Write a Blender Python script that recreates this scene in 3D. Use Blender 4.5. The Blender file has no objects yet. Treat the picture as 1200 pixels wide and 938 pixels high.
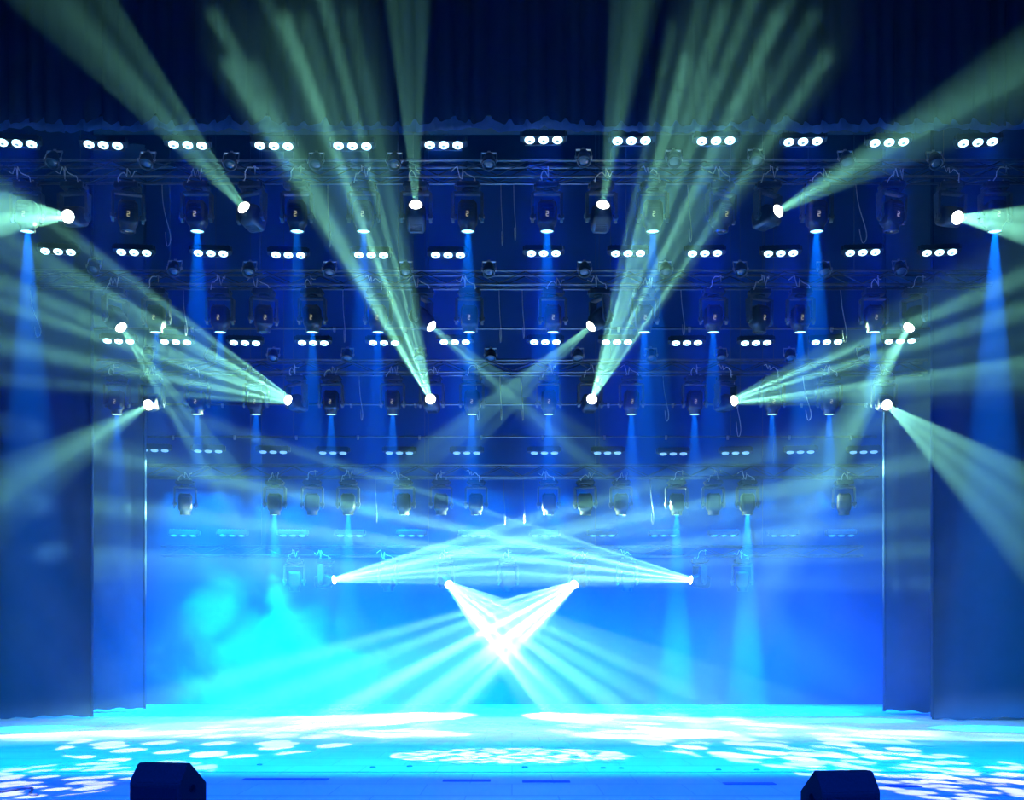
import bpy, bmesh, math, random
from mathutils import Vector, Matrix, Euler

C = bpy.context.scene.collection
PI = math.pi
R = math.radians
F = 1425.0      # focal length in pixels of the 1200 x 938 frame
HC = 1.255      # eye height above the stage floor
YH = 770.0      # horizon row
rnd = random.Random(7)


def at(px, py, d):
    """pixel + distance into the stage -> point in the place"""
    return Vector(((px - 600) / F * d, d, HC + (YH - py) / F * d))


# ------------------------------------------------------------------ scene set-up
sc = bpy.context.scene
sc.view_settings.view_transform = 'Standard'
sc.view_settings.look = 'None'
sc.view_settings.exposure = 0.0
sc.view_settings.gamma = 1.0
sc.view_settings.use_curve_mapping = False
cy = sc.cycles
cy.use_denoising = True
cy.denoiser = 'OPENIMAGEDENOISE'
cy.use_adaptive_sampling = False
cy.max_bounces = 4
cy.diffuse_bounces = 1
cy.glossy_bounces = 2
cy.transmission_bounces = 2
cy.volume_bounces = 0
cy.sample_clamp_direct = 0
cy.sample_clamp_indirect = 3.0
cy.use_light_tree = True
cy.light_sampling_threshold = 0.0
cy.volume_step_rate = 2.0

cam_d = bpy.data.cameras.new('camera')
cam = bpy.data.objects.new('camera', cam_d)
C.objects.link(cam)
cam.location = (0, 0, HC)
cam.rotation_euler = (R(90), 0, 0)
cam_d.sensor_width = 36
cam_d.lens = 36 * F / 1200
cam_d.shift_y = (YH - 469) / 1200
cam_d.clip_end = 200
sc.camera = cam

w = bpy.data.worlds.new('world')
sc.world = w
w.use_nodes = True
w.node_tree.nodes['Background'].inputs[0].default_value = (0.0, 0.03, 1.0, 1)
w.node_tree.nodes['Background'].inputs[1].default_value = 0.005


# ------------------------------------------------------------------ materials
def mat(name, color, rough=0.5, metal=0.0, noise=0.0, nscale=20.0, emit=None, estr=0.0, spec=0.5, bump=0.0):
    m = bpy.data.materials.new(name)
    m.use_nodes = True
    nt = m.node_tree
    b = nt.nodes['Principled BSDF']
    b.inputs['Base Color'].default_value = (*color, 1)
    b.inputs['Roughness'].default_value = rough
    b.inputs['Metallic'].default_value = metal
    b.inputs['Specular IOR Level'].default_value = spec
    if noise or bump:
        tc = nt.nodes.new('ShaderNodeTexCoord')
        nz = nt.nodes.new('ShaderNodeTexNoise')
        nz.inputs['Scale'].default_value = nscale
        nz.inputs['Detail'].default_value = 4
        nt.links.new(tc.outputs['Object'], nz.inputs['Vector'])
        if noise:
            cr = nt.nodes.new('ShaderNodeValToRGB')
            cr.color_ramp.elements[0].color = (*[c * (1 - noise) for c in color], 1)
            cr.color_ramp.elements[1].color = (*[min(1, c * (1 + noise)) for c in color], 1)
            cr.color_ramp.elements[0].position = .3
            cr.color_ramp.elements[1].position = .7
            nt.links.new(nz.outputs['Fac'], cr.inputs['Fac'])
            nt.links.new(cr.outputs['Color'], b.inputs['Base Color'])
        if bump:
            bp = nt.nodes.new('ShaderNodeBump')
            bp.inputs['Strength'].default_value = bump
            nt.links.new(nz.outputs['Fac'], bp.inputs['Height'])
            nt.links.new(bp.outputs['Normal'], b.inputs['Normal'])
    if emit:
        b.inputs['Emission Color'].default_value = (*emit, 1)
        b.inputs['Emission Strength'].default_value = estr
        m.cycles.emission_sampling = 'NONE'
    return m


M = {}
M['case'] = mat('black_casing', (.012, .015, .022), .42, 0, .3, 30, spec=.35)
M['yoke'] = mat('dark_grey_yoke', (.05, .06, .08), .3, 0, .3, 25)
M['truss'] = mat('aluminium_truss', (.15, .17, .20), .35, .8, .2, 8)
M['lacing'] = mat('black_lacing', (.03, .035, .045), .4, .3, .2, 8)
M['steel'] = mat('steel_clamp', (.55, .58, .62), .3, .9, .2, 30)
M['cable'] = mat('pale_cable', (.8, .85, .9), .45, 0, .2, 40)
M['darkcable'] = mat('dark_cable', (.08, .09, .11), .45, 0, .2, 40)
M['led_on'] = mat('lit_led_lens', (.8, .9, 1), .3, 0, 0, 1, (.45, .85, 1.0), 4.0)
M['led_core'] = mat('led_lens_core', (.5, .55, .6), .3, 0, 0, 1, (.30, .55, .55), .5)
M['led_glint'] = mat('led_lens_glint', (.7, .85, 1), .25, 0, 0, 1, (.25, .65, 1.0), .75)  # weak glow stands in for light reflected by unlit lenses
M['led_off'] = mat('unlit_led_lens_glow', (.35, .45, .55), .15, 0, 0, 1, (.05, .35, 1.0), .25)  # unlit rear lenses given a faint painted glow


def glow_glass(name, color, strength):
    m = bpy.data.materials.new(name)
    m.use_nodes = True
    nt = m.node_tree
    nt.nodes.clear()
    out = nt.nodes.new('ShaderNodeOutputMaterial')
    t = nt.nodes.new('ShaderNodeBsdfTransparent')
    e = nt.nodes.new('ShaderNodeEmission')
    e.inputs['Color'].default_value = (*color, 1)
    e.inputs['Strength'].default_value = strength
    g = nt.nodes.new('ShaderNodeBsdfGlossy')
    g.inputs['Roughness'].default_value = .1
    mx = nt.nodes.new('ShaderNodeMixShader')
    mx.inputs[0].default_value = .06
    a = nt.nodes.new('ShaderNodeAddShader')
    nt.links.new(t.outputs[0], mx.inputs[1])
    nt.links.new(g.outputs[0], mx.inputs[2])
    nt.links.new(mx.outputs[0], a.inputs[0])
    nt.links.new(e.outputs[0], a.inputs[1])
    nt.links.new(a.outputs[0], out.inputs['Surface'])
    m.cycles.emission_sampling = 'NONE'
    return m


M['lens_white'] = glow_glass('white_beam_lens', (1.0, 1.0, .90), 8.0)
M['lens_blue'] = glow_glass('blue_beam_lens', (.30, .80, 1.0), 1.6)
M['lens_off'] = mat('unlit_lens', (.02, .03, .05), .12, 0, 0, 1)
M['display'] = mat('amber_display', (.1, .1, .1), .4, 0, 0, 1, (.75, .75, .35), .5)
M['monitor'] = mat('black_speaker_paint', (.005, .0055, .008), .8, 0, .3, 60, bump=.1, spec=.06)
M['grille'] = mat('speaker_grille', (.004, .004, .007), .85, 0, .3, 90, bump=.2, spec=.04)
M['slot'] = mat('dark_floor_slot', (.05, .10, .25), .6, 0, .2, 20)
M['wall'] = mat('dark_stage_wall', (.05, .06, .08), .9, 0, .2, 2)


def floor_mat():
    m = mat('stage_floor', (.46, .48, .50), .42, 0)
    nt = m.node_tree
    b = nt.nodes['Principled BSDF']
    tc = nt.nodes.new('ShaderNodeTexCoord')
    mp = nt.nodes.new('ShaderNodeMapping')
    mp.inputs['Scale'].default_value = (.6, .12, 1)
    nt.links.new(tc.outputs['Object'], mp.inputs[0])
    br = nt.nodes.new('ShaderNodeTexBrick')
    br.inputs['Scale'].default_value = 1.0
    br.inputs['Color1'].default_value = (.62, .63, .65, 1)
    br.inputs['Color2'].default_value = (.56, .57, .60, 1)
    br.inputs['Mortar'].default_value = (.40, .42, .45, 1)
    br.inputs['Mortar Size'].default_value = .004
    br.inputs['Brick Width'].default_value = .5
    br.inputs['Row Height'].default_value = .12
    nz = nt.nodes.new('ShaderNodeTexNoise')
    nz.inputs['Scale'].default_value = 1.2
    nz.inputs['Detail'].default_value = 6
    nt.links.new(tc.outputs['Object'], nz.inputs['Vector'])
    nt.links.new(mp.outputs[0], br.inputs['Vector'])
    mx = nt.nodes.new('ShaderNodeMix')
    mx.data_type = 'RGBA'
    mx.blend_type = 'MULTIPLY'
    mx.inputs['Factor'].default_value = .35
    nt.links.new(br.outputs['Color'], mx.inputs['A'])
    nt.links.new(nz.outputs['Fac'], mx.inputs['B'])
    nt.links.new(mx.outputs['Result'], b.inputs['Base Color'])
    return m


def cloth_mat(name, color, trans, scale=3.0):
    m = bpy.data.materials.new(name)
    m.use_nodes = True
    nt = m.node_tree
    nt.nodes.clear()
    out = nt.nodes.new('ShaderNodeOutputMaterial')
    d = nt.nodes.new('ShaderNodeBsdfDiffuse')
    t = nt.nodes.new('ShaderNodeBsdfTranslucent')
    s = nt.nodes.new('ShaderNodeBsdfSheen')
    tc = nt.nodes.new('ShaderNodeTexCoord')
    nz = nt.nodes.new('ShaderNodeTexNoise')
    nz.inputs['Scale'].default_value = scale
    nz.inputs['Detail'].default_value = 5
    cr = nt.nodes.new('ShaderNodeValToRGB')
    cr.color_ramp.elements[0].color = (*[c * .75 for c in color], 1)
    cr.color_ramp.elements[1].color = (*[c * 1.25 for c in color], 1)
    nt.links.new(tc.outputs['Object'], nz.inputs['Vector'])
    nt.links.new(nz.outputs['Fac'], cr.inputs['Fac'])
    nt.links.new(cr.outputs['Color'], d.inputs['Color'])
    nt.links.new(cr.outputs['Color'], t.inputs['Color'])
    s.inputs['Color'].default_value = (*[c * .5 for c in color], 1)
    mx = nt.nodes.new('ShaderNodeMixShader')
    mx.inputs[0].default_value = trans
    nt.links.new(d.outputs[0], mx.inputs[1])
    nt.links.new(t.outputs[0], mx.inputs[2])
    ad = nt.nodes.new('ShaderNodeAddShader')
    nt.links.new(mx.outputs[0], ad.inputs[0])
    nt.links.new(s.outputs[0], ad.inputs[1])
    nt.links.new(ad.outputs[0], out.inputs['Surface'])
    return m


M['floor'] = floor_mat()
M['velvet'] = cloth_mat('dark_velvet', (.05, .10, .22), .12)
M['valance'] = cloth_mat('valance_velvet', (.016, .024, .07), .2)
M['hem'] = cloth_mat('hem_led_lit', (.10, .22, .62), .5, 6.0)  # bright blue imitates LED light catching the hem
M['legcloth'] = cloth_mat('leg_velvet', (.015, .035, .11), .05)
M['backcloth'] = cloth_mat('backdrop_cloth', (.02, .055, .24), .05, 1.0)


def haze_mat(density, aniso):
    m = bpy.data.materials.new('thin_haze')
    m.use_nodes = True
    nt = m.node_tree
    nt.nodes.clear()
    out = nt.nodes.new('ShaderNodeOutputMaterial')
    v = nt.nodes.new('ShaderNodeVolumeScatter')
    v.inputs['Color'].default_value = (.40, .82, 1, 1)
    v.inputs['Density'].default_value = density
    v.inputs['Anisotropy'].default_value = aniso
    nt.links.new(v.outputs[0], out.inputs['Volume'])
    m.cycles.volume_sampling = 'EQUIANGULAR'
    m.cycles.homogeneous_volume = True
    return m


def smoke_mat(name, dens, scale, lo, hi, zfall, xfall):
    """billows: noise in place coordinates, thinning upward and towards the sides of its own body"""
    m = bpy.data.materials.new(name)
    m.use_nodes = True
    nt = m.node_tree
    nt.nodes.clear()
    N = nt.nodes.new
    L = nt.links.new
    out = N('ShaderNodeOutputMaterial')
    v = N('ShaderNodeVolumeScatter')
    v.inputs['Anisotropy'].default_value = 0.1
    tc = N('ShaderNodeTexCoord')
    nz = N('ShaderNodeTexNoise')
    nz.inputs['Scale'].default_value = scale
    nz.inputs['Detail'].default_value = 5
    nz.inputs['Roughness'].default_value = .55
    nz.inputs['Distortion'].default_value = .6
    L(tc.outputs['Object'], nz.inputs['Vector'])
    # body fall-off: generated coordinates 0..1 of the smoke body
    mp = N('ShaderNodeVectorMath')
    mp.operation = 'MULTIPLY_ADD'
    mp.inputs[1].default_value = (2, 2, 1)
    mp.inputs[2].default_value = (-1, -1, 0)
    L(tc.outputs['Generated'], mp.inputs[0])
    ln = N('ShaderNodeVectorMath')
    ln.operation = 'LENGTH'
    L(mp.outputs[0], ln.inputs[0])
    fall = N('ShaderNodeMapRange')
    fall.inputs['From Min'].default_value = zfall
    fall.inputs['From Max'].default_value = 1.0
    fall.inputs['To Min'].default_value = .28
    fall.inputs['To Max'].default_value = -.45
    L(ln.outputs['Value'], fall.inputs['Value'])
    ad = N('ShaderNodeMath')
    ad.operation = 'ADD'
    L(nz.outputs['Fac'], ad.inputs[0])
    L(fall.outputs[0], ad.inputs[1])
    mr = N('ShaderNodeMapRange')
    mr.interpolation_type = 'SMOOTHSTEP'
    mr.inputs['From Min'].default_value = lo
    mr.inputs['From Max'].default_value = hi
    mr.inputs['To Min'].default_value = 0
    mr.inputs['To Max'].default_value = dens
    L(ad.outputs[0], mr.inputs['Value'])
    L(mr.outputs[0], v.inputs['Density'])
    L(v.outputs[0], out.inputs['Volume'])
    m.cycles.volume_sampling = 'EQUIANGULAR'
    return m


# ------------------------------------------------------------------ mesh helpers
class MB:
    def __init__(self):
        self.bm = bmesh.new()

    def box(self, c, s, bevel=0.0, rot=None, mi=0):
        b2 = bmesh.new()
        bmesh.ops.create_cube(b2, size=1)
        bmesh.ops.scale(b2, vec=Vector(s), verts=b2.verts)
        if bevel:
            bmesh.ops.bevel(b2, geom=b2.edges[:] + b2.verts[:], offset=bevel, segments=2, affect='EDGES', profile=.5)
        if rot is not None:
            bmesh.ops.transform(b2, matrix=rot.to_4x4() if hasattr(rot, 'to_4x4') else rot, verts=b2.verts)
        bmesh.ops.translate(b2, vec=Vector(c), verts=b2.verts)
        self._merge(b2, mi)
        return self

    def _merge(self, b2, mi=0):
        vm = {}
        for v in b2.verts:
            vm[v] = self.bm.verts.new(v.co)
        for f in b2.faces:
            try:
                nf = self.bm.faces.new([vm[v] for v in f.verts])
                nf.material_index = mi
                nf.smooth = f.smooth
            except ValueError:
                pass
        b2.free()

    def bar(self, a, b, r, n=8, r2=None, mi=0):
        a, b = Vector(a), Vector(b)
        r2 = r if r2 is None else r2
        d = (b - a).normalized()
        u = d.orthogonal().normalized()
        v = d.cross(u)
        ra, rb = [], []
        for i in range(n):
            t = 2 * PI * i / n
            o = u * math.cos(t) + v * math.sin(t)
            ra.append(self.bm.verts.new(a + o * r))
            rb.append(self.bm.verts.new(b + o * r2))
        for i in range(n):
            f = self.bm.faces.new((ra[i], ra[(i + 1) % n], rb[(i + 1) % n], rb[i]))
            f.smooth = True
            f.material_index = mi
        self.bm.faces.new(ra[::-1]).material_index = mi
        self.bm.faces.new(rb).material_index = mi
        return self

    def tube(self, pts, r, n=6, mi=0):
        pts = [Vector(p) for p in pts]
        rings = []
        u = None
        for i, p in enumerate(pts):
            d = (pts[min(i + 1, len(pts) - 1)] - pts[max(i - 1, 0)]).normalized()
            if u is None:
                u = d.orthogonal().normalized()
            else:
                u = (u - d * u.dot(d)).normalized()
            v = d.cross(u)
            rings.append([self.bm.verts.new(p + (u * math.cos(2 * PI * k / n) + v * math.sin(2 * PI * k / n)) * r) for k in range(n)])
        for a, b in zip(rings, rings[1:]):
            for k in range(n):
                f = self.bm.faces.new((a[k], a[(k + 1) % n], b[(k + 1) % n], b[k]))
                f.smooth = True
                f.material_index = mi
        self.bm.faces.new(rings[0][::-1]).material_index = mi
        self.bm.faces.new(rings[-1]).material_index = mi
        return self

    def loft(self, rings, close=True, smooth=True, mi=0):
        rr = [[self.bm.verts.new(p) for p in ring] for ring in rings]
        n = len(rr[0])
        for a, b in zip(rr, rr[1:]):
            for k in range(n):
                f = self.bm.faces.new((a[k], a[(k + 1) % n], b[(k + 1) % n], b[k]))
                f.smooth = smooth
                f.material_index = mi
        if close:
            self.bm.faces.new(rr[0][::-1]).material_index = mi
            self.bm.faces.new(rr[-1]).material_index = mi
        return self

    def grid(self, rows, smooth=True):
        rr = [[self.bm.verts.new(p) for p in row] for row in rows]
        for a, b in zip(rr, rr[1:]):
            for k in range(len(a) - 1):
                f = self.bm.faces.new((a[k], a[k + 1], b[k + 1], b[k]))
                f.smooth = smooth
        return self

    def prism(self, poly, x0, x1, mi=0):
        a = [self.bm.verts.new((x0, p[0], p[1])) for p in poly]
        b = [self.bm.verts.new((x1, p[0], p[1])) for p in poly]
        n = len(poly)
        for i in range(n):
            self.bm.faces.new((a[i], a[(i + 1) % n], b[(i + 1) % n], b[i])).material_index = mi
        self.bm.faces.new(a[::-1]).material_index = mi
        self.bm.faces.new(b).material_index = mi
        return self

    def mesh(self, name, *mats):
        me = bpy.data.meshes.new(name)
        bmesh.ops.recalc_face_normals(self.bm, faces=self.bm.faces)
        self.bm.to_mesh(me)
        self.bm.free()
        for m in mats:
            me.materials.append(m)
        return me


def put(name, me, parent=None, loc=(0, 0, 0), rot=None):
    o = bpy.data.objects.new(name, me)
    C.objects.link(o)
    o.parent = parent
    o.location = loc
    if rot is not None:
        o.rotation_euler = rot
    return o


def tag(o, label, cat, group=None, kind=None):
    o['label'] = label
    o['category'] = cat
    if group:
        o['group'] = group
    if kind:
        o['kind'] = kind
    return o


def empty(name, loc, rot=(0, 0, 0)):
    o = bpy.data.objects.new(name, None)
    C.objects.link(o)
    o.empty_display_size = .2
    o.location = loc
    o.rotation_euler = rot
    return o


def structure(name, me, loc=(0, 0, 0)):
    o = put(name, me, None, loc)
    o['kind'] = 'structure'
    return o


# ------------------------------------------------------------------ lamps (light sources inside the fixtures, plus unseen added ones)
def look(o, d):
    o.rotation_mode = 'QUATERNION'
    o.rotation_quaternion = Vector(d).to_track_quat('-Z', 'Y')


def gobo_nodes(ld, half, kind, seed, color, hole=.25, low=.015, squash=0.0):
    """the patterned glass in front of the lamp: a function of the direction the light leaves in"""
    ld.use_nodes = True
    nt = ld.node_tree
    nt.nodes.clear()
    N = nt.nodes.new
    L = nt.links.new
    out = N('ShaderNodeOutputLight')
    em = N('ShaderNodeEmission')
    em.inputs['Color'].default_value = (*color, 1)
    L(em.outputs[0], out.inputs['Surface'])
    tc = N('ShaderNodeTexCoord')
    sp = N('ShaderNodeSeparateXYZ')
    L(tc.outputs['Normal'], sp.inputs[0])
    dv = N('ShaderNodeVectorMath')
    dv.operation = 'DIVIDE'
    cb = N('ShaderNodeCombineXYZ')
    for i in range(3):
        L(sp.outputs['Z'], cb.inputs[i])
    L(tc.outputs['Normal'], dv.inputs[0])
    L(cb.outputs[0], dv.inputs[1])
    mul = N('ShaderNodeVectorMath')
    mul.operation = 'MULTIPLY_ADD'
    t = 1.0 / math.tan(half)
    mul.inputs[1].default_value = (t, t * max(1.0, squash * .8), 0)
    mul.inputs[2].default_value = (seed * 3.7, seed * 1.9, 0)
    L(dv.outputs[0], mul.inputs[0])
    vo = N('ShaderNodeTexVoronoi')
    vo.voronoi_dimensions = '2D'
    vo.feature = 'F1'
    vo.inputs['Randomness'].default_value = .85
    vo.inputs['Scale'].default_value = {'rays': 2.0, 'soft': 1.6, 'dots': 4.5, 'streaks': 3.6}[kind]
    L(mul.outputs[0], vo.inputs['Vector'])
    if squash:
        vo.inputs['Scale'].default_value = 6.5
    mr = N('ShaderNodeMapRange')
    mr.interpolation_type = 'SMOOTHSTEP'
    r0, r1, lo = {'rays': (hole, .06, low), 'soft': (.75, .05, .25), 'dots': (.42, .30, .0), 'streaks': (.36, .29, .0)}[kind]
    if squash:
        r0, r1 = .44, .36
    mr.inputs['From Min'].default_value = r1
    mr.inputs['From Max'].default_value = r0
    mr.inputs['To Min'].default_value = 1.0
    mr.inputs['To Max'].default_value = lo
    L(vo.outputs['Distance'], mr.inputs['Value'])
    if kind in ('dots', 'streaks'):
        if not squash:
            L(mr.outputs[0], em.inputs['Strength'])
            return
        q = N('ShaderNodeVectorMath')
        q.operation = 'MULTIPLY'
        q.inputs[1].default_value = (t, t * squash, 0)
        L(dv.outputs[0], q.inputs[0])
        ql = N('ShaderNodeVectorMath')
        ql.operation = 'LENGTH'
        L(q.outputs[0], ql.inputs[0])
        lt = N('ShaderNodeMath')
        lt.operation = 'LESS_THAN'
        lt.inputs[1].default_value = 1.0
        L(ql.outputs['Value'], lt.inputs[0])
        pm = N('ShaderNodeMath')
        pm.operation = 'MULTIPLY'
        L(mr.outputs[0], pm.inputs[0])
        L(lt.outputs[0], pm.inputs[1])
        L(pm.outputs[0], em.inputs['Strength'])
        return
    sx = N('ShaderNodeSeparateColor')
    L(vo.outputs['Color'], sx.inputs[0])
    m2 = N('ShaderNodeMapRange')
    m2.inputs['To Min'].default_value = .25
    m2.inputs['To Max'].default_value = 1.5
    L(sx.outputs[0], m2.inputs['Value'])
    m3 = N('ShaderNodeMath')
    m3.operation = 'MULTIPLY'
    L(mr.outputs[0], m3.inputs[0])
    L(m2.outputs[0], m3.inputs[1])
    L(m3.outputs[0], em.inputs['Strength'])


def spot(name, loc, d, half_deg, power, color, blend=.25, radius=.02, gobo=None, seed=0, low=.015, squash=0.0):
    ld = bpy.data.lights.new(name, 'SPOT')
    ld.energy = power
    ld.color = color if gobo is None else (1, 1, 1)
    ld.spot_size = 2 * R(half_deg)
    ld.spot_blend = blend
    ld.shadow_soft_size = radius
    o = bpy.data.objects.new(name, ld)
    C.objects.link(o)
    o.location = loc
    look(o, d)
    if gobo:
        gobo_nodes(ld, R(half_deg), gobo, seed, color, low=low, squash=squash)
    return o


def area(name, loc, d, sx, sy, power, color, spread=180):
    ld = bpy.data.lights.new(name, 'AREA')
    ld.shape = 'RECTANGLE'
    ld.size = sx
    ld.size_y = sy
    ld.energy = power
    ld.color = color
    ld.spread = R(spread)
    o = bpy.data.objects.new(name, ld)
    C.objects.link(o)
    o.location = loc
    look(o, d)
    return o


BLUE = (0.0, .025, 1.0)      # LED bar blue
SKYB = (0.0, .19, 1.0)      # moving head blue
WHITE = (.56, 1.0, .56)     # slightly green white of the beams
PB = 16000.0                 # beam power unit
PD = 42000.0                 # downlight power unit
PL = 68.0                   # LED bar power unit
WASH = (0.0, .20, 1.0)
CYAN = (0.0, .50, 1.0)
WF = 108000.0
WFR = 80000.0
BLUE2 = (0.0, .075, 1.0)
WC = 300.0
WCY = 2000.0
WW = 54000.0

# ------------------------------------------------------------------ the shell
BACK = 31.9
structure('floor', MB().box((0, 17.5, -.1), (34, 29.0, .2)).mesh('floor', M['floor']))
structure('wall_back', MB().box((0, BACK + .1, 7), (34, .2, 14)).mesh('wall_back', M['backcloth']))
structure('wall_left', MB().box((-13.6, 17.5, 7), (.2, 29, 14)).mesh('wall_left', M['wall']))
structure('wall_right', MB().box((13.6, 17.5, 7), (.2, 29, 14)).mesh('wall_right', M['wall']))
structure('ceiling', MB().box((0, 17.5, 15.1), (34, 29, .2)).mesh('ceiling', M['wall']))

# seam where the fixed forestage begins: thin metal strips across the floor
o = put('floor_seam_strip', MB().box((0, 0, .003), (20, .018, .006)).mesh('floor_seam_strip', M['slot']), None, (0, F * HC / (905.5 - YH), 0))
tag(o, 'thin dark seam strip running across the whole front of the stage floor', 'floor strip')
slots = [(285, 385, 914, 'dark slot in the floor just inside the left speaker, widest of the row'),
         (519, 575, 915.5, 'short dark floor slot at the stage front, left of the middle'),
         (612, 668, 916.5, 'short dark floor slot at the stage front, right of the middle'),
         (848, 908, 919, 'dark floor slot near the right speaker, on its inner side'),
         (1040, 1078, 922, 'small dark floor slot on the outer side of the right speaker'),
         (240, 262, 915, 'tiny dark floor slot touching the left speaker silhouette')]
me0 = None
for x0, x1, y, lab in slots[:5]:
    d = F * HC / (y - YH)
    L_ = (x1 - x0) / F * d
    o = put('floor_slot', MB().box((0, 0, .004), (L_, .17, .008), .003).mesh('floor_slot', M['slot']), None, (((x0 + x1) / 2 - 600) / F * d, d, 0))
    tag(o, lab, 'floor slot', 'recessed slots along the stage front')
dots = [(615, 900), (707, 901), (728, 901), (842, 903), (887, 903), (480, 899), (437, 900), (304, 897)]
dm = MB().loft([[(math.cos(a) * r, math.sin(a) * r, z) for a in [2 * PI * k / 12 for k in range(12)]] for r, z in ((.035, 0.001), (.03, .012), (.012, .015))]).mesh('floor_stud', M['slot'])
for i, (x, y) in enumerate(sorted(dots)):
    d = F * HC / (y - YH)
    o = put('floor_stud', dm, None, ((x - 600) / F * d, d, 0))
    tag(o, 'tiny dark round stud in the front of the floor, %s from the left' % ['first', 'second', 'third', 'fourth', 'fifth', 'sixth', 'seventh', 'eighth'][i], 'floor stud', 'floor studs along the stage front')


# ------------------------------------------------------------------ curtains
def curtain(name, x0, y0, x1, y1, z0, z1, pleat, amp, material, seed, sharp=1.0, hem=.0, nz=24, edge=0.0):
    r = random.Random(seed)
    w_ = math.hypot(x1 - x0, y1 - y0)
    n = max(24, int(w_ / pleat * 10))
    ux, uy = (x1 - x0) / w_, (y1 - y0) / w_
    nx, ny = uy, -ux
    ph = [r.uniform(0, 6.28) for _ in range(6)]
    lifts = [r.choice((0, 0, 0, .03, .06, .12)) for _ in range(99)]
    rows = []
    for j in range(nz + 1):
        v = j / nz
        z = z1 + (z0 - z1) * v
        row = []
        for i in range(n + 1):
            s = w_ * i / n
            t = s / pleat * 2 * PI
            wob = .55 * math.sin(t * .31 + ph[0]) + .4 * math.sin(t * .173 + ph[1] + v * .4)
            a = math.sin(t + wob + .25 * math.sin(v * 3 + ph[2] + t * .11))
            if sharp < 1:
                a = 1.6 * abs(math.sin(t / 2 + .5 * wob)) ** .8 - 1
            a = math.copysign(abs(a) ** max(sharp, 1), a) * (.75 + .25 * math.sin(t * .21 + ph[3]))
            off = amp * a
            zz = z
            if hem and v > .86:
                k = (v - .86) / .14
                off += hem * k * k * (.5 + .5 * math.sin(t * .5 + ph[4]) + .5 * math.sin(t * 1.37 + ph[5]))
                zz += .03 * k * math.sin(t * .37 + ph[1]) + .02 * k * math.sin(t * 1.9)
            if edge and i > n - 6:
                off += edge * (1 - abs(i - (n - 3)) / 3)
            if sharp < 1:
                c_ = s / pleat
                k_ = int(c_) % 97
                e_ = (c_ % 1) * (c_ % 1) * (3 - 2 * (c_ % 1))
                zz += max(0, v - .95) * 20 * (lifts[k_] + (lifts[k_ + 1] - lifts[k_]) * e_ + .16 * abs(math.cos(t / 2 + .5 * wob)) ** 7)
            row.append((x0 + ux * s + nx * off, y0 + uy * s + ny * off, zz))
        rows.append(row)
    return MB().grid(rows).mesh(name, material)


VAL_Y = 20.25
val = empty('valance_curtain', (0, VAL_Y, 10.0))
tag(val, 'dark pleated velvet valance hanging across the top of the stage', 'curtain')
vz0 = HC + (YH - 150) / F * VAL_Y
vm = curtain('drape', -10.6, VAL_Y, 10.6, VAL_Y, vz0 + .0, 14.6, .31, .15, M['valance'], 3, .8, 0, 30)
put('drape', vm, val, (0, -VAL_Y, -10.0))


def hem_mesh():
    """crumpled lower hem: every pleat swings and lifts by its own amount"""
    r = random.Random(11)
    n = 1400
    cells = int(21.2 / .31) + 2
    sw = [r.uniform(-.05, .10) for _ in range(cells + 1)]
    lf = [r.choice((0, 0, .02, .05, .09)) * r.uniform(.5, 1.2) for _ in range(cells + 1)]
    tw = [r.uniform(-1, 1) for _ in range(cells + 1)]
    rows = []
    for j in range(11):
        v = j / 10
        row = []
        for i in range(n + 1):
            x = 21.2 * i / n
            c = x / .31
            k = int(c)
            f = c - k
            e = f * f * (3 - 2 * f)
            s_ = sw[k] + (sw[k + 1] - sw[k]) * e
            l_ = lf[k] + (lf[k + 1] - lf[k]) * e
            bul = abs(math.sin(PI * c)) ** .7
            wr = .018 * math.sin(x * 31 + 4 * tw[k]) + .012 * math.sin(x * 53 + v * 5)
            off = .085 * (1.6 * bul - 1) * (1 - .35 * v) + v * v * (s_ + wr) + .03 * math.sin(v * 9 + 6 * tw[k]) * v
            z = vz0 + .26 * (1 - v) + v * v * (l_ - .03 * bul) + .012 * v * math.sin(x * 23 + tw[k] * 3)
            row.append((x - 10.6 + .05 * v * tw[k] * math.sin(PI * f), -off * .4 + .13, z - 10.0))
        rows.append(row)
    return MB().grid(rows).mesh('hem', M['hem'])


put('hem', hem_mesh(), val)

legs = [
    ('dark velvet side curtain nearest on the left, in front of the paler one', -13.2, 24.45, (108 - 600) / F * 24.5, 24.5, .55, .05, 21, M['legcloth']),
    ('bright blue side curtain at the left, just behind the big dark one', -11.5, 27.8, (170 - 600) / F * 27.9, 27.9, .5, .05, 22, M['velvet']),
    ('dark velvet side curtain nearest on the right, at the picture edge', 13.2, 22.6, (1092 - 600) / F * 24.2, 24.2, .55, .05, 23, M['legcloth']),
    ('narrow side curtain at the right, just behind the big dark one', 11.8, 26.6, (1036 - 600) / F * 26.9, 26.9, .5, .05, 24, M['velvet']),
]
for lab, x0, y0, x1, y1, pl, am, sd, mt in legs:
    me = curtain('side_curtain', x0, y0, x1, y1, .04, 13.0, pl * 1.8, am * .7, mt, sd, 1.0, .05, 40, .06)
    o = put('side_curtain', me)
    tag(o, lab, 'curtain', 'side curtains')
    # stiff seam sewn down the stage-side edge
    s = MB()
    s.bar((x1, y1 - .02, .05), (x1, y1 - .02, 12.9), .035, 8)
    put('edge_seam', s.mesh('edge_seam', mt), o)

# ------------------------------------------------------------------ trusses
ORD = ['first', 'second', 'third', 'fourth', 'fifth', 'sixth', 'seventh', 'eighth', 'ninth', 'tenth', 'eleventh', 'twelfth',
       'thirteenth', 'fourteenth', 'fifteenth', 'sixteenth', 'seventeenth', 'eighteenth', 'nineteenth', 'twentieth']
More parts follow.
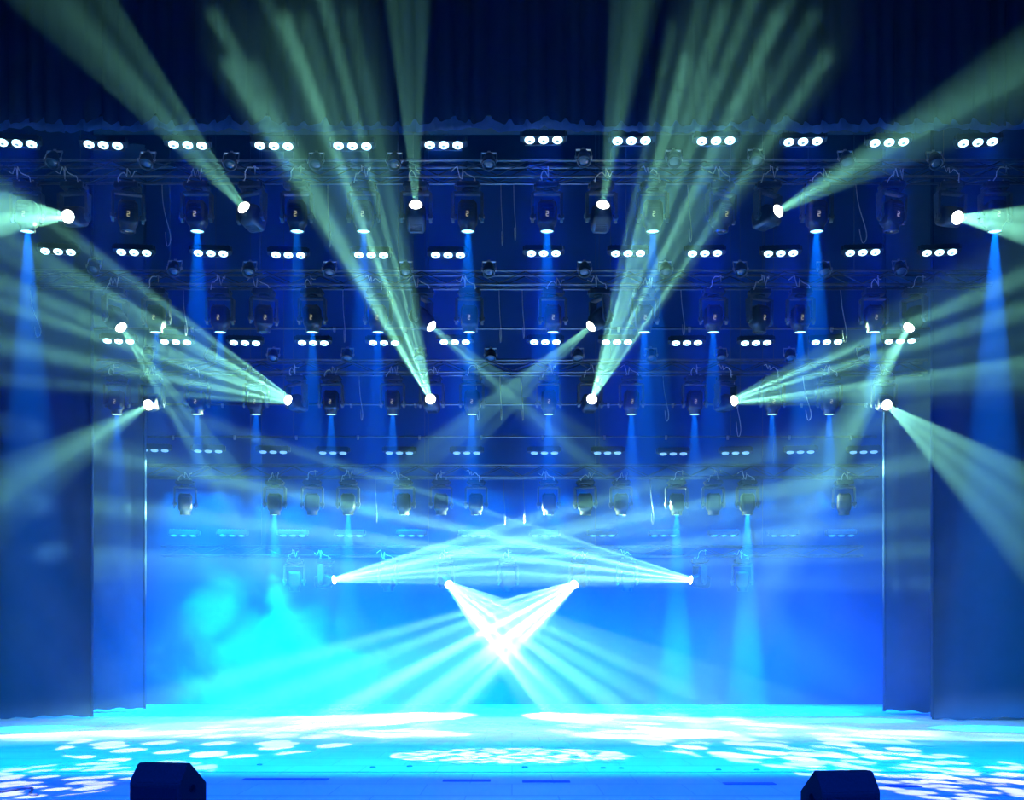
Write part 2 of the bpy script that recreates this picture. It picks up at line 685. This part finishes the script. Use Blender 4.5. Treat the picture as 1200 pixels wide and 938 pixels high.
#        depth, led y, lower chord y, upper chord y, half length, word
ROWS = [
    dict(d=21.0, led=167, lo=211, hi=192, hw=10.4, word='front truss'),
    dict(d=23.7, led=297, lo=336, hi=320, hw=9.3, word='second truss'),
    dict(d=26.5, led=402, lo=438, hi=424, hw=9.0, word='third truss'),
    dict(d=29.2, led=530, lo=560, hi=546, hw=8.75, word='fourth truss'),
    dict(d=31.0, led=628, lo=652, hi=641, hw=8.9, word='rearmost truss'),
]
for k, r in enumerate(ROWS):
    d = r['d']
    r['zl'] = HC + (YH - r['lo']) / F * d
    r['zh'] = HC + (YH - r['hi']) / F * d
    r['zled'] = HC + (YH - r['led']) / F * d
    t = empty('lighting_truss', (0, d, r['zl']))
    tag(t, ['front aluminium lighting truss just under the valance, highest of the five',
            'second aluminium lighting truss from the top of the stage',
            'middle aluminium lighting truss of the five',
            'fourth lighting truss down, in front of the blue haze',
            'lowest and rearmost lighting truss, half lost in haze'][k], 'truss', 'lighting trusses')
    h = r['zh'] - r['zl']
    dp = .15
    hw = r['hw']
    for zz in (0, h):
        for yy in (-dp, dp):
            put('chord', MB().bar((-hw, yy, zz), (hw, yy, zz), .024, 10).mesh('chord', M['truss']), t)
    for yy in (-dp, dp):
        lb = MB()
        n = int(2 * hw / .5)
        for i in range(n):
            xa, xb = -hw + 2 * hw * i / n, -hw + 2 * hw * (i + 1) / n
            za, zb = (0.02, h - .02) if i % 2 == 0 else (h - .02, 0.02)
            lb.bar((xa, yy, za), (xb, yy, zb), .011, 6)
        put('lacing', lb.mesh('lacing', M['lacing']), t)
    lb = MB()
    for i in range(n + 1):
        xa = -hw + 2 * hw * i / n
        xb = xa + 2 * hw / n
        if i < n:
            q = dp if i % 2 else -dp
            lb.bar((xa, q, h), (xb, -q, h), .011, 6)
            lb.bar((xa, -q, 0), (xb, q, 0), .011, 6)
    put('cross_bars', lb.mesh('cross_bars', M['lacing']), t)
    for xx in (-hw * .72, -hw * .24, hw * .24, hw * .72):
        put('hoist_wire', MB().bar((xx, .1, h), (xx, .1, 14.99 - r['zl']), .006, 6).mesh('hoist_wire', M['darkcable']), t)

BAT = [(385, 24.9, 8.6, 'thin pipe batten hanging behind the second truss'),
       (474, 27.5, 8.6, 'thin pipe batten hanging behind the third truss'),
       (512, 28.7, 8.6, 'thin pipe batten carrying the unlit LED bars above the fourth truss')]
for y, d, hw, lab in BAT:
    z = HC + (YH - y) / F * d
    t = empty('pipe_batten', (0, d, z))
    tag(t, lab, 'pipe', 'pipe battens between the trusses')
    put('pipe', MB().bar((-hw, 0, 0), (hw, 0, 0), .024, 10).mesh('pipe', M['truss']), t)
    for xx in [-hw + .6 + i * (2 * hw - 1.2) / 11 for i in range(12)]:
        pc = MB()
        pc.bar((xx - .03, 0, 0), (xx + .03, 0, 0), .034, 10)
        pc.box((xx, 0, -.05), (.05, .05, .05), .008)
        put('pipe_clamp', pc.mesh('pipe_clamp', M['steel']), t)
    for xx in (-hw * .6, hw * .6):
        put('hanging_wire', MB().bar((xx, 0, .02), (xx, 0, 14.99 - z), .006, 6).mesh('hanging_wire', M['darkcable']), t)


# ------------------------------------------------------------------ LED bars
def ring(r, z, n=24, e=2.0):
    out = []
    for k in range(n):
        a = 2 * PI * k / n
        c, s = math.cos(a), math.sin(a)
        out.append((math.copysign(abs(c) ** (2 / e), c) * r, math.copysign(abs(s) ** (2 / e), s) * r, z))
    return out


def led_meshes():
    hs = MB().box((0, 0, .07), (.74, .17, .13), .02)
    for i in range(9):
        hs.box((-.32 + i * .08, 0, .145), (.012, .14, .03))
    for s in (-1, 1):
        hs.box((s * .385, 0, .07), (.03, .13, .10), .008)
    ln = MB()
    ln.loft([ring(.084, .004), ring(.084, -.012), ring(.074, -.022), ring(.045, -.030)])
    ln.loft([ring(.032, -.0305, 16), ring(.028, -.034, 16)], mi=1)
    bk = MB()
    for s in (-1, 1):
        bk.box((s * .26, .10, .10), (.03, .24, .03), .004)
        bk.bar((s * .26, .05, .10), (s * .26, .05, .14), .02, 8)
    bk.box((0, .215, .10), (.62, .025, .05), .004)
    return (hs.mesh('housing', M['case']), ln, bk.mesh('mounting_bracket', M['yoke']))


hs_me, ln_mb, bk_me = led_meshes()
ln_on = ln_mb.mesh('lens', M['led_on'], M['led_core'])


def relens(src, m0, m1):
    me = src.copy()
    me.materials.clear()
    me.materials.append(m0)
    me.materials.append(m1)
    return me


ln_glint = relens(ln_on, M['led_glint'], M['led_core'])
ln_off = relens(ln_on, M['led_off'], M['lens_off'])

LEDX = [
    [20, 121, 220, 321, 413, 520, 637, 740, 839, 941, 1042, 1146],
    [68, 157, 247, 338, 435, 525, 637, 736, 826, 915, 1011, 1101],
    [139, 206, 287, 367, 450, 533, 639, 723, 805, 886, 969, 1055],
    [181, 244, 320, 390, 468, 547, 638, 712, 789, 862, 938, 1012],
    [215, 272, 343, 410, 482, 555, 638, 706, 778, 848, 918, 986],
]
LEDY = [  # measured height of each lit bar's lenses
    [168, 170, 170, 171, 171, 170, 164, 165, 165, 166, 167, 167],
    [295, 296, 297, 299, 299, 299, 297, 297, 297, 297, 296, 296],
    [400, 401, 402, 402, 402, 401, 401, 401, 402, 402, 401, 400],
    [528, 529, 530, 531, 531, 531, 531, 531, 532, 531, 530, 530],
    [628] * 12]
rowname = ['topmost lit row', 'second lit row', 'third lit row', 'unlit fourth row', 'faint lowest row']
for k, r in enumerate(ROWS):
    tilt = [18, 18, 17, 7, 4][k]
    for i, px in enumerate(LEDX[k]):
        d = r['d'] - .42 if k != 3 else 28.45
        p = at(px, LEDY[k][i], d)
        yaw = -math.atan2(p.x, 60)
        b = empty('led_bar', p, (-R(tilt), 0, yaw))
        what = ['blue-white lit three-lens LED bar', 'blue-white lit three-lens LED bar', 'blue-white lit three-lens LED bar', 'unlit LED bar with three dim dashes', 'hazy LED bar with faint dashes'][k]
        tag(b, '%s, %s from the left in the %s' % (what, ORD[i], rowname[k]), 'stage light', 'LED bars of the ' + rowname[k])
        put('housing', hs_me, b)
        put('mounting_bracket', bk_me, b)
        for s in (-1, 0, 1):
            put('lens', (ln_on, ln_on, ln_on, ln_glint, ln_off)[k], b, (s * .235, 0, 0))
        if k < 3:
            dn = Vector((0, -.04, -1))
            area('led_lamp', p + Vector((0, 0, -.05)), dn, .62, .12, PL * [1, .9, .7][k], BLUE, 17)
            if k == 0:
                area('led_spill', p + Vector((0, -.10, -.03)), Vector((0, -.8, -.55)), .62, .08, 9, (0, .12, 1.0), 110)  # extra lamp added at each front bar to light the hem


# ------------------------------------------------------------------ moving heads
def mh_meshes():
    base = MB().box((0, 0, -.065), (.40, .30, .11), .022)
    for s in (-1, 1):
        base.box((s * .21, 0, -.06), (.035, .16, .045), .01)
    base.bar((0, 0, -.12), (0, 0, -.15), .11, 20)
    base.box((.09, -.152, -.06), (.10, .006, .05), .001)
    cl = MB()
    cl.box((0, 0, .012), (.05, .12, .02), .004)
    cl.bar((0, -.055, .02), (0, -.055, .035), .016, 8)
    cl.bar((0, .055, .02), (0, .055, .035), .016, 8)
    yk = MB()
    yk.box((0, 0, -.18), (.50, .13, .05), .018)
    for s in (-1, 1):
        prof = [(-.085, -.19), (.085, -.19), (.075, -.42), (.06, -.63), (.02, -.68), (-.02, -.68), (-.06, -.63), (-.075, -.42)]
        yk.prism(prof, s * .225, s * .275)
        yk.bar((s * .225, 0, -.58), (s * .19, 0, -.58), .045, 14)
        yk.bar((s * .275, 0, -.58), (s * .295, 0, -.58), .04, 14)
    hd = MB()
    secs = [(.25, .11, 4), (.245, .135, 4), (.20, .165, 4), (.02, .17, 5), (-.10, .168, 5), (-.15, .145, 3.5), (-.17, .128, 2), (-.255, .128, 2), (-.26, .118, 2), (-.235, .112, 2), (.10, .09, 2), (.205, .07, 2)]
    hd.loft([ring(rr, z, 32, e) for z, rr, e in secs])
    for i in range(5):
        hd.box((0, .165, .17 - i * .035), (.20, .02, .012))
        hd.box((0, -.165, .17 - i * .035), (.20, .02, .012))
    for sx in (-1, 1):
        for sy in (-1, 1):
            hd.bar((sx * .10, sy * .10, .245), (sx * .10, sy * .10, .262), .016, 8)
    ls = MB().loft([ring(.108, -.232), ring(.096, -.258), ring(.078, -.280), ring(.042, -.293), ring(.012, -.296)])
    lf = MB().loft([ring(.108, -.236), ring(.108, -.244), ring(.06, -.252), ring(.012, -.254)])
    dp = MB()  # seven-segment style digit on the head cover
    sg = [(0, .04, .042, .012), (0, 0, .042, .012), (0, -.04, .042, .012), (.018, .02, .012, .036), (-.018, -.02, .012, .036)]
    for x, z, sx, sz in sg:
        dp.box((x, -.174, z), (sx, .006, sz))
    return dict(base=base.mesh('base', M['case']), cl=cl.mesh('mounting_clamp', M['steel']), yk=yk.mesh('yoke', M['yoke']),
                hd=hd.mesh('head', M['case']), lw=ls.mesh('lens', M['lens_white']), lb=lf.mesh('lens', M['lens_blue']), dp=dp.mesh('display_digit', M['display']))


MH = mh_meshes()
MH['lo'] = MH['lb'].copy()
MH['lo'].materials.clear()
MH['lo'].materials.append(M['lens_off'])


def cable_mesh(seed, mt):
    r = random.Random(seed)
    a = Vector((r.choice((-1, 1)) * .12, -.165, -.04))
    b = Vector((-a.x * r.uniform(.5, 2.2), -.185, .10 + r.uniform(0, .12)))
    pts = []
    for i in range(15):
        t = i / 14
        p = a.lerp(b, t)
        p.z += .09 * math.sin(t * PI * r.choice((1, 1, 2))) * r.uniform(.7, 1.3) + .02 * math.sin(t * 17 + seed)
        p.y -= .07 * math.sin(t * PI)
        p.x += .03 * math.sin(t * 11 + seed)
        pts.append(p)
    return MB().tube(pts, .009, 6).mesh('cable', mt)


CAB = [cable_mesh(s, M['cable']) for s in range(8)]
PIV = .58      # pivot below the hanging point
LEN = .29      # pivot to lens


def moving_head(row, pxl, dir_=None, target=None, state='off', label='', group='', py=None, seed=0):
    r = ROWS[row]
    zt = r['zl'] - .024 - .04
    d0 = r['d'] - .02
    pz = zt - PIV
    if target is not None:
        T = at(*target)
        P = Vector(((pxl - 600) / F * d0, d0, pz))
        for _ in range(6):
            D = (T - P).normalized()
            Lp = P + D * LEN
            want = (pxl - 600) / F * Lp.y
            P.x += want - Lp.x
        D = (T - P).normalized()
    else:
        D = Vector(dir_ or (0, -.05, -1)).normalized()
        P = Vector(((pxl - 600) / F * d0, d0, pz))
        if py is not None:
            pass
    root = empty('moving_head_light', (P.x, d0, zt))
    tag(root, label, 'stage light', group)
    th = math.acos(max(-1, min(1, -D.z)))
    ph = math.atan2(-D.x, D.y)
    put('base', MH['base'], root)
    for s in (-1, 1):
        put('mounting_clamp', MH['cl'], root, (s * .12, 0, 0))
    put('yoke', MH['yk'], root, (0, 0, 0), (0, 0, ph))
    h = put('head', MH['hd'], root, (0, 0, -PIV), (th, 0, ph))
    put('lens', MH[{'beam': 'lw', 'down': 'lb', 'off': 'lo'}[state]], h)
    if row < 3 and state != 'beam':
        put('display_digit', MH['dp'], h)
    put('cable', CAB[seed % 8], root)
    Lp = Vector((P.x, d0, pz)) - D * .17
    return Lp, D


rown = ['front truss', 'second truss', 'third truss', 'fourth truss', 'rearmost truss']

# white beams: row, lens x, target pixel + depth, half angle, power, gobo, label
BEAMS = [
    (0, 78, (0, 250, 18.6), 7.5, 3, 'soft', 'moving head throwing a pale beam straight out to the left edge'),
    (0, 284, (165, 100, 18.3), 7.5, 1.8, 'soft', 'moving head throwing its beam up left past the third LED bar'),
    (0, 487, (480, 60, 18.4), 5.5, 1.2, 'soft', 'moving head sending a narrow beam nearly straight up, left of the middle'),
    (0, 707, (735, 60, 18.4), 6, 1.6, 'soft', 'moving head sending a narrow beam nearly straight up, right of the middle'),
    (0, 914, (1062, 165, 18.6), 7.5, 2.2, 'soft', 'moving head throwing a broad pale beam up right over the tenth LED bar'),
    (0, 1124, (1200, 263, 19.0), 7.5, 3, 'soft', 'moving head throwing a pale beam out to the right edge'),
    (1, 143, (235, 520, 22.4), 5, 4, 'soft', 'moving head on the far left of the second truss, beam slanting down right'),
    (1, 507, (600, 462, 22.8), 6, 3.2, 'soft', 'moving head whose beam falls right to the crossing in the middle'),
    (1, 691, (600, 462, 22.8), 6, 3.2, 'soft', 'moving head whose beam falls left to the crossing in the middle'),
    (1, 1064, (985, 515, 22.4), 6.5, 3.6, 'soft', 'moving head on the far right of the second truss, beam slanting down left'),
    (2, 336, (120, 390, 22.3), 14, 14, 'rays', 'moving head fanning many rays left across the side curtain'),
    (2, 504, (330, 0, 13.6), 5.2, 36, 'rays', 'moving head fanning bright rays steeply up left to the valance'),
    (2, 694, (905, 0, 13.6), 5.2, 36, 'rays', 'moving head fanning bright rays steeply up right to the valance'),
    (2, 862, (1090, 408, 22.3), 13, 14, 'rays', 'moving head fanning many rays right across the side curtain'),
    (2, 173, (55, 548, 21.0), 4.6, 3.2, 'soft', 'moving head at the left end of the third truss, beam falling left'),
    (2, 1040, (1135, 548, 21.0), 4.6, 3.4, 'soft', 'moving head at the right end of the third truss, beam falling right'),
    (4, 393, (560, 654, 29.7), 10, 62, 'rays', 'low rear moving head at left, flaring white and fanning rays right'),
    (4, 808, (640, 656, 29.7), 10, 62, 'rays', 'low rear moving head at right, flaring white and fanning rays left'),
    (4, 527, (690, 815, 25.5), 12, 36, 'rays', 'low rear moving head whose rays cross down to the floor at right'),
    (4, 672, (470, 815, 25.5), 12, 36, 'rays', 'low rear moving head whose rays cross down to the floor at left'),
]
for i, (row, px, tg, half, pw, gb, lab) in enumerate(BEAMS):
    Lp, D = moving_head(row, px, target=tg, state='beam', label=lab, group='moving heads with white beams', seed=i)
    spot('beam_lamp', Lp, D, half, PB * pw, WHITE, .3, .006, gb, i + 1, {16: .06, 17: .06, 18: .05, 19: .05, 11: .05, 12: .05, 10: .05, 13: .05}.get(i, .02))

# blue downlights and resting heads
DOWN = [
    [(32, 1.8), (150, 0), (231, 1), (348, .5), (426, .8), (548, 1), (641, 1), (765, 1), (845, 0), (957, 1.3), (1045, 0), (1166, 2.3)],
    [(183, .7), (258, .7), (309, 0), (366, .8), (443, .7), (550, .8), (648, .8), (755, .8), (836, .8), (890, 0), (938, .9), (1024, 1.1)],
    [(137, .8), (231, .9), (300, .9), (388, 1), (460, 1), (553, 1), (643, 1), (740, 1.1), (814, 1.1), (905, 1), (972, 1.1)],
    [(217, 0), (322, 2.6), (366, 0), (408, 2.6), (473, .6), (517, 0), (558, .6), (643, .6), (686, 0), (728, .5), (793, 2.6), (836, 0), (876, 3.0), (989, 0)],
    [(345, 0), (455, 0), (595, 0), (735, 0), (870, 0)],
]
for k, lst in enumerate(DOWN):
    for i, (px, pw) in enumerate(lst):
        lit = pw > 0
        lab = '%s, %s from the left among downward heads on the %s' % ('blue-lit moving head' if lit else 'unlit dark moving head', ORD[i], rown[k])
        a = rnd.uniform(-.05, .05)
        Lp, D = moving_head(k, px, dir_=(a * .3 if not lit else 0, .03, -1), state='down' if lit else 'off', label=lab, group='moving heads pointing down', seed=i * 3 + k)
        if lit:
            spot('down_lamp', Lp, D, 6.8, PD * pw * [1, 1, 1, .8, 1][k], SKYB if pw < 2.5 else (0.0, .42, 1.0), .5, .006)


# ------------------------------------------------------------------ small unlit par lamps between the LED bars
def par_meshes():
    can = MB().loft([ring(.045, .13, 20), ring(.075, .11, 20), ring(.105, .02, 20), ring(.11, -.10, 20), ring(.12, -.10, 20), ring(.12, -.125, 20), ring(.098, -.125, 20), ring(.095, -.10, 20)])
    for i in range(4):
        can.loft([ring(.113, .0 - i * .022, 20), ring(.113, -.008 - i * .022, 20)])
    lens = MB().loft([ring(.094, -.101, 20), ring(.085, -.112, 20), ring(.03, -.12, 20)])
    yk = MB()
    for s in (-1, 1):
        yk.box((s * .13, 0, .06), (.012, .03, .24), .002)
        yk.bar((s * .136, 0, 0), (s * .15, 0, 0), .025, 10)
        yk.bar((s * .124, 0, 0), (s * .108, 0, 0), .012, 8)
    yk.box((0, 0, .185), (.272, .03, .012), .002)
    yk.box((0, 0, .205), (.05, .05, .025), .004)
    return can.mesh('can', M['case']), lens.mesh('lens', M['lens_off']), yk.mesh('mounting_bracket', M['steel'])


PAR = par_meshes()
PARX = [
    [(62, 186), (172, 187), (270, 188), (370, 188), (462, 188), (573, 188), (684, 184), (790, 185), (886, 184), (992, 186), (1096, 187)],
    [(110, 312), (204, 314), (292, 315), (386, 315), (475, 315), (573, 315), (685, 315), (780, 315), (868, 315), (966, 315), (1055, 314)],
    [(174, 414), (247, 415), (320, 416), (407, 416), (492, 416), (575, 416), (677, 416), (763, 416), (845, 416), (926, 416), (1012, 415)],
]
for k, lst in enumerate(PARX):
    r = ROWS[k]
    for i, (px, py) in enumerate(lst):
        d = r['d'] - .42
        p = at(px, py, d)
        b = empty('par_light', p, (-R(30), 0, 0))
        tag(b, 'small unlit black par lamp, %s from the left on the %s' % (ORD[i], rown[k]), 'stage light', 'small dark par lamps')
        put('can', PAR[0], b)
        put('lens', PAR[1], b)
        put('mounting_bracket', PAR[2], b)


# ------------------------------------------------------------------ loose cable loops
CABX = [  # px, top y, drop px, width px, row, label
    (190, 225, 66, 10, 0), (384, 262, 30, 4, 0), (587, 262, 28, 2, 0), (806, 270, 16, 3, 0), (1003, 245, 42, 9, 0), (602, 262, 22, 2, 0),
    (36, 365, 32, 12, 1), (215, 345, 50, 5, 1), (402, 375, 28, 3, 1), (585, 375, 28, 2, 1), (612, 372, 26, 2, 1), (798, 372, 22, 3, 1), (985, 375, 28, 5, 1),
    (558, 470, 24, 3, 2), (421, 472, 22, 4, 2), (777, 475, 20, 5, 2), (941, 474, 20, 7, 2), (611, 470, 24, 2, 2), (586, 470, 24, 2, 2), (860, 485, 28, 6, 2),
    (440, 588, 26, 2, 3), (762, 592, 24, 3, 3), (590, 592, 24, 2, 3), (613, 590, 24, 2, 3),
]
cnt = {}
for px, y0, dy, wx, row in CABX:
    d = ROWS[row]['d'] + .15
    i = cnt.get(row, 0)
    cnt[row] = i + 1
    s = d / F
    zl = ROWS[row]['zl'] - .03
    p = Vector(((px - 600) * s, d, zl))
    zb = HC + (YH - y0 - dy) * s
    pts = []
    for j in range(17):
        t = j / 16
        z = zl + (zb - zl) * (math.sin(min(t / .8, 1) * PI / 2) if t < .8 else 1 - (t - .8) / .2 * .25)
        pts.append((wx * s * (math.sin(t * 2.6) - .2 * math.sin(t * 9)), -.1 * math.sin(t * 3), z - zl))
    o = put('cable_loop', MB().tube(pts, .008, 6).mesh('cable_loop', M['cable'] if row < 3 else M['darkcable']), None, p)
    tag(o, 'pale loose cable end dangling below the %s, %s such loop from the left' % (rown[row], 'next'), 'cable', 'loose cables under the trusses')
by = {}
for o in [o for o in C.objects if o.name.startswith('cable_loop')]:
    by.setdefault(round(o.location.y, 2), []).append(o)
for y, l in by.items():
    l.sort(key=lambda q: q.location.x)
    k = [i for i, r in enumerate(ROWS) if abs(r['d'] + .15 - y) < .02][0]
    for i, o in enumerate(l):
        o['label'] = 'pale loose cable end below the %s, %s from the left' % (rown[k], ORD[i])


# ------------------------------------------------------------------ wedge monitors at the stage front
def wedge(loc, yaw, lab):
    m = empty('wedge_monitor', loc, (0, 0, yaw))
    tag(m, lab, 'speaker', 'wedge monitors')
    W = .232
    prof = [(0, 0), (0, .225), (.03, .26), (.125, .372), (.17, .378), (.43, .20), (.43, .02), (.41, 0)]
    b = MB().prism(prof, -W, W)
    bmesh.ops.bevel(b.bm, geom=b.bm.edges[:], offset=.007, segments=2, affect='EDGES')
    put('cabinet', b.mesh('cabinet', M['monitor']), m)
    put('rear_panel', MB().box((0, -.006, .105), (.40, .010, .17), .003).mesh('rear_panel', M['grille']), m)
    g = MB()
    a, c = Vector((0, .17, .378)), Vector((0, .43, .20))
    n = Vector((0, .178, .26)).normalized()
    mid = (a + c) / 2 + n * .006
    g.box(mid, (.43, .29, .010), .003, Matrix.Rotation(math.atan2(-.178, .26), 3, 'X'))
    put('front_grille', g.mesh('front_grille', M['grille']), m)
    for s in (-1, 1):
        h = MB()
        h.loft([[(s * (W + x), .20 + math.cos(t) * .05 * q, .17 + math.sin(t) * .032 * q) for t in [2 * PI * k / 20 for k in range(20)]] for x, q in ((.001, 1.15), (.006, 1.1), (.006, .85), (.001, .7))])
        put('side_handle', h.mesh('side_handle', M['grille']), m)
    return m


# anchor: rear edge centre
wedge((at(181, 918, 9.9).x, 9.9, 0), -R(15), 'black wedge stage monitor at the front left of the floor')
wedge((at(998, 928, 9.2).x, 9.2, 0), R(9), 'black wedge stage monitor at the front right of the floor')

# thin cable on the floor at the front left
d = 11.6
pts = [(at(20 + 55 * t, 0, d).x, d - .5 + .35 * math.sin(t * 5) + .2 * t, .012) for t in [i / 30 for i in range(31)]]
o = put('floor_cable', MB().tube(pts, .011, 6).mesh('floor_cable', M['darkcable']))
tag(o, 'thin dark cable curling on the floor left of the left speaker', 'cable')

# ------------------------------------------------------------------ haze and smoke
hz = put('haze', MB().box((0, 22.8, 7.45), (26.6, 18.0, 14.8)).mesh('haze', haze_mat(.011, .35)))
tag(hz, 'thin even haze filling the whole stage and showing every beam', 'haze', None, 'stuff')


def dome(cx, cy_, rx, ry, h, seed):
    r = random.Random(seed)
    rings = []
    for j in range(9):
        a = PI / 2 * j / 9
        rings.append([(math.cos(t) * rx * math.cos(a), math.sin(t) * ry * math.cos(a), h * math.sin(a)) for t in [2 * PI * k / 32 for k in range(32)]])
    return MB().loft(rings).mesh('smoke', None) if False else MB().loft(rings)


s1 = put('smoke', dome(0, 0, 5.4, 2.2, 6.4, 1).mesh('smoke', smoke_mat('billowing_smoke', .42, .62, .50, .95, .25, 0)), None, (-6.0, 29.4, .03))
tag(s1, 'billowing cyan smoke rising from the floor at rear left', 'smoke', None, 'stuff')
s2 = put('smoke', dome(0, 0, 9.0, 2.2, 4.6, 2).mesh('smoke', smoke_mat('low_smoke', .09, .3, .25, .95, .2, 0)), None, (1.2, 29.5, .03))
tag(s2, 'soft blue smoke lying low across the rear of the stage', 'smoke', None, 'stuff')

# ------------------------------------------------------------------ washes
# unseen lamps added out in the hall, cut off to straight strips of floor
def framed(name, x, d0, d1, half_w, power, color, soft0, soft1, softx=.06):
    src = Vector((x, -1.0, 9.5))
    T = Vector((0, (d0 + d1) / 2, 0))
    D = Vector((0, T.y - src.y, -src.z)).normalized()
    o = spot(name, src, D, 34, power, (1, 1, 1), .05, .04)
    U = Vector((0, -D.z, D.y)) if D.y > 0 else Vector((0, D.z, -D.y))
    def vy(d):
        q = Vector((0, d - src.y, -src.z))
        return q.dot(U) / q.dot(D)
    y0, y1 = vy(d0), vy(d1)
    ld = o.data
    ld.use_nodes = True
    nt = ld.node_tree
    nt.nodes.clear()
    N, L = nt.nodes.new, nt.links.new
    out = N('ShaderNodeOutputLight')
    em = N('ShaderNodeEmission')
    em.inputs['Color'].default_value = (*color, 1)
    L(em.outputs[0], out.inputs['Surface'])
    tc = N('ShaderNodeTexCoord')
    sp = N('ShaderNodeSeparateXYZ')
    L(tc.outputs['Normal'], sp.inputs[0])

    def ratio(c):
        m = N('ShaderNodeMath')
        m.operation = 'DIVIDE'
        L(sp.outputs[c], m.inputs[0])
        L(sp.outputs['Z'], m.inputs[1])
        return m.outputs[0]

    def ramp(v, lo, hi):
        r = N('ShaderNodeMapRange')
        r.interpolation_type = 'SMOOTHSTEP'
        r.inputs['From Min'].default_value = lo
        r.inputs['From Max'].default_value = hi
        L(v, r.inputs['Value'])
        return r.outputs[0]

    def times(a_, b_):
        m = N('ShaderNodeMath')
        m.operation = 'MULTIPLY'
        L(a_, m.inputs[0])
        L(b_, m.inputs[1])
        return m.outputs[0]
    ry = N('ShaderNodeMath')
    ry.operation = 'MULTIPLY'
    ry.inputs[1].default_value = VSIGN
    L(ratio('Y'), ry.inputs[0])
    rx = N('ShaderNodeMath')
    rx.operation = 'ABSOLUTE'
    L(ratio('X'), rx.inputs[0])
    v1 = ramp(ry.outputs[0], y0 - soft0, y0 + soft0)
    inv = N('ShaderNodeMath')
    inv.operation = 'MULTIPLY'
    inv.inputs[1].default_value = -1
    L(ry.outputs[0], inv.inputs[0])
    v2 = ramp(inv.outputs[0], -y1 - soft1, -y1 + soft1)
    hw = half_w / (T - Vector((0, src.y, src.z))).length
    inx = N('ShaderNodeMath')
    inx.operation = 'MULTIPLY'
    inx.inputs[1].default_value = -1
    L(rx.outputs[0], inx.inputs[0])
    v3 = ramp(inx.outputs[0], -hw - softx, -hw + softx)
    L(times(times(v1, v2), v3), em.inputs['Strength'])
    return o


VSIGN = -1.0
framed('added_floor_wash', 0, 13.0, 24.6, 13, WF, CYAN, .02, .01)
framed('added_white_wash', 0, 18.6, 25.3, 8.5, WW, (.9, 1, .95), .035, .006, .16)
framed('added_front_wash', 0, 8.0, 13.4, 12, WFR, BLUE2, .02, .02)
# unseen lamps added at floor level to brighten the lower backcloth
for i, x in enumerate((-8, -5.6, -3.2, -.8, 1.6, 4.0, 6.4, 8.8)):
    area('added_backcloth_lamp', (x, 30.1, .02), (0, 1, .85), 2.2, .3, WC * [.9, 1.3, 1.5, 1.5, 1.3, 1.0, .8, .6][i], (0, [.26, .34, .40, .40, .34, .26, .22, .2][i], 1), 110)
# unseen lamps added behind the fourth truss to light the smoke and rear stage
for i, x in enumerate((-7.6, -5.4, -3.2, -1, 1.2, 3.4, 5.6, 7.8)):
    area('added_rear_wash', (x, 29.95, 5.3), (0, -.2, -1), 1.8, .3, WCY * [1.2, 1.25, 1.0, .8, .6, .6, .5, .4][i], (0, [.24, .25, .22, .18, .17, .16, .16, .16][i], 1), 100)
# unseen patterned spots added in the hall to throw the floor splashes
PT = [(600, 886, 4.7, 'dots', 5.5, 0), (300, 862, 6.5, 'streaks', 3.0, -6), (850, 862, 6.5, 'streaks', 3.0, 6), (40, 916, 4.5, 'dots', 3.0, -9), (1150, 922, 4.5, 'dots', 3.0, 9), (1010, 892, 5.0, 'streaks', 3.0, 9)]
for i, (px, py, half, gb, pw, lx) in enumerate(PT):
    d = F * HC / (py - YH)
    T = Vector(((px - 600) / F * d, d, 0))
    src = Vector((lx, -1.0, 9.5))
    k = ((T - src).length / 14) ** 2
    spot('added_pattern_lamp', src, T - src, half, 9000 * pw * k, (1, 1, 1), .05, .01, gb, i + 3, squash=2.6 if i == 0 else 0)
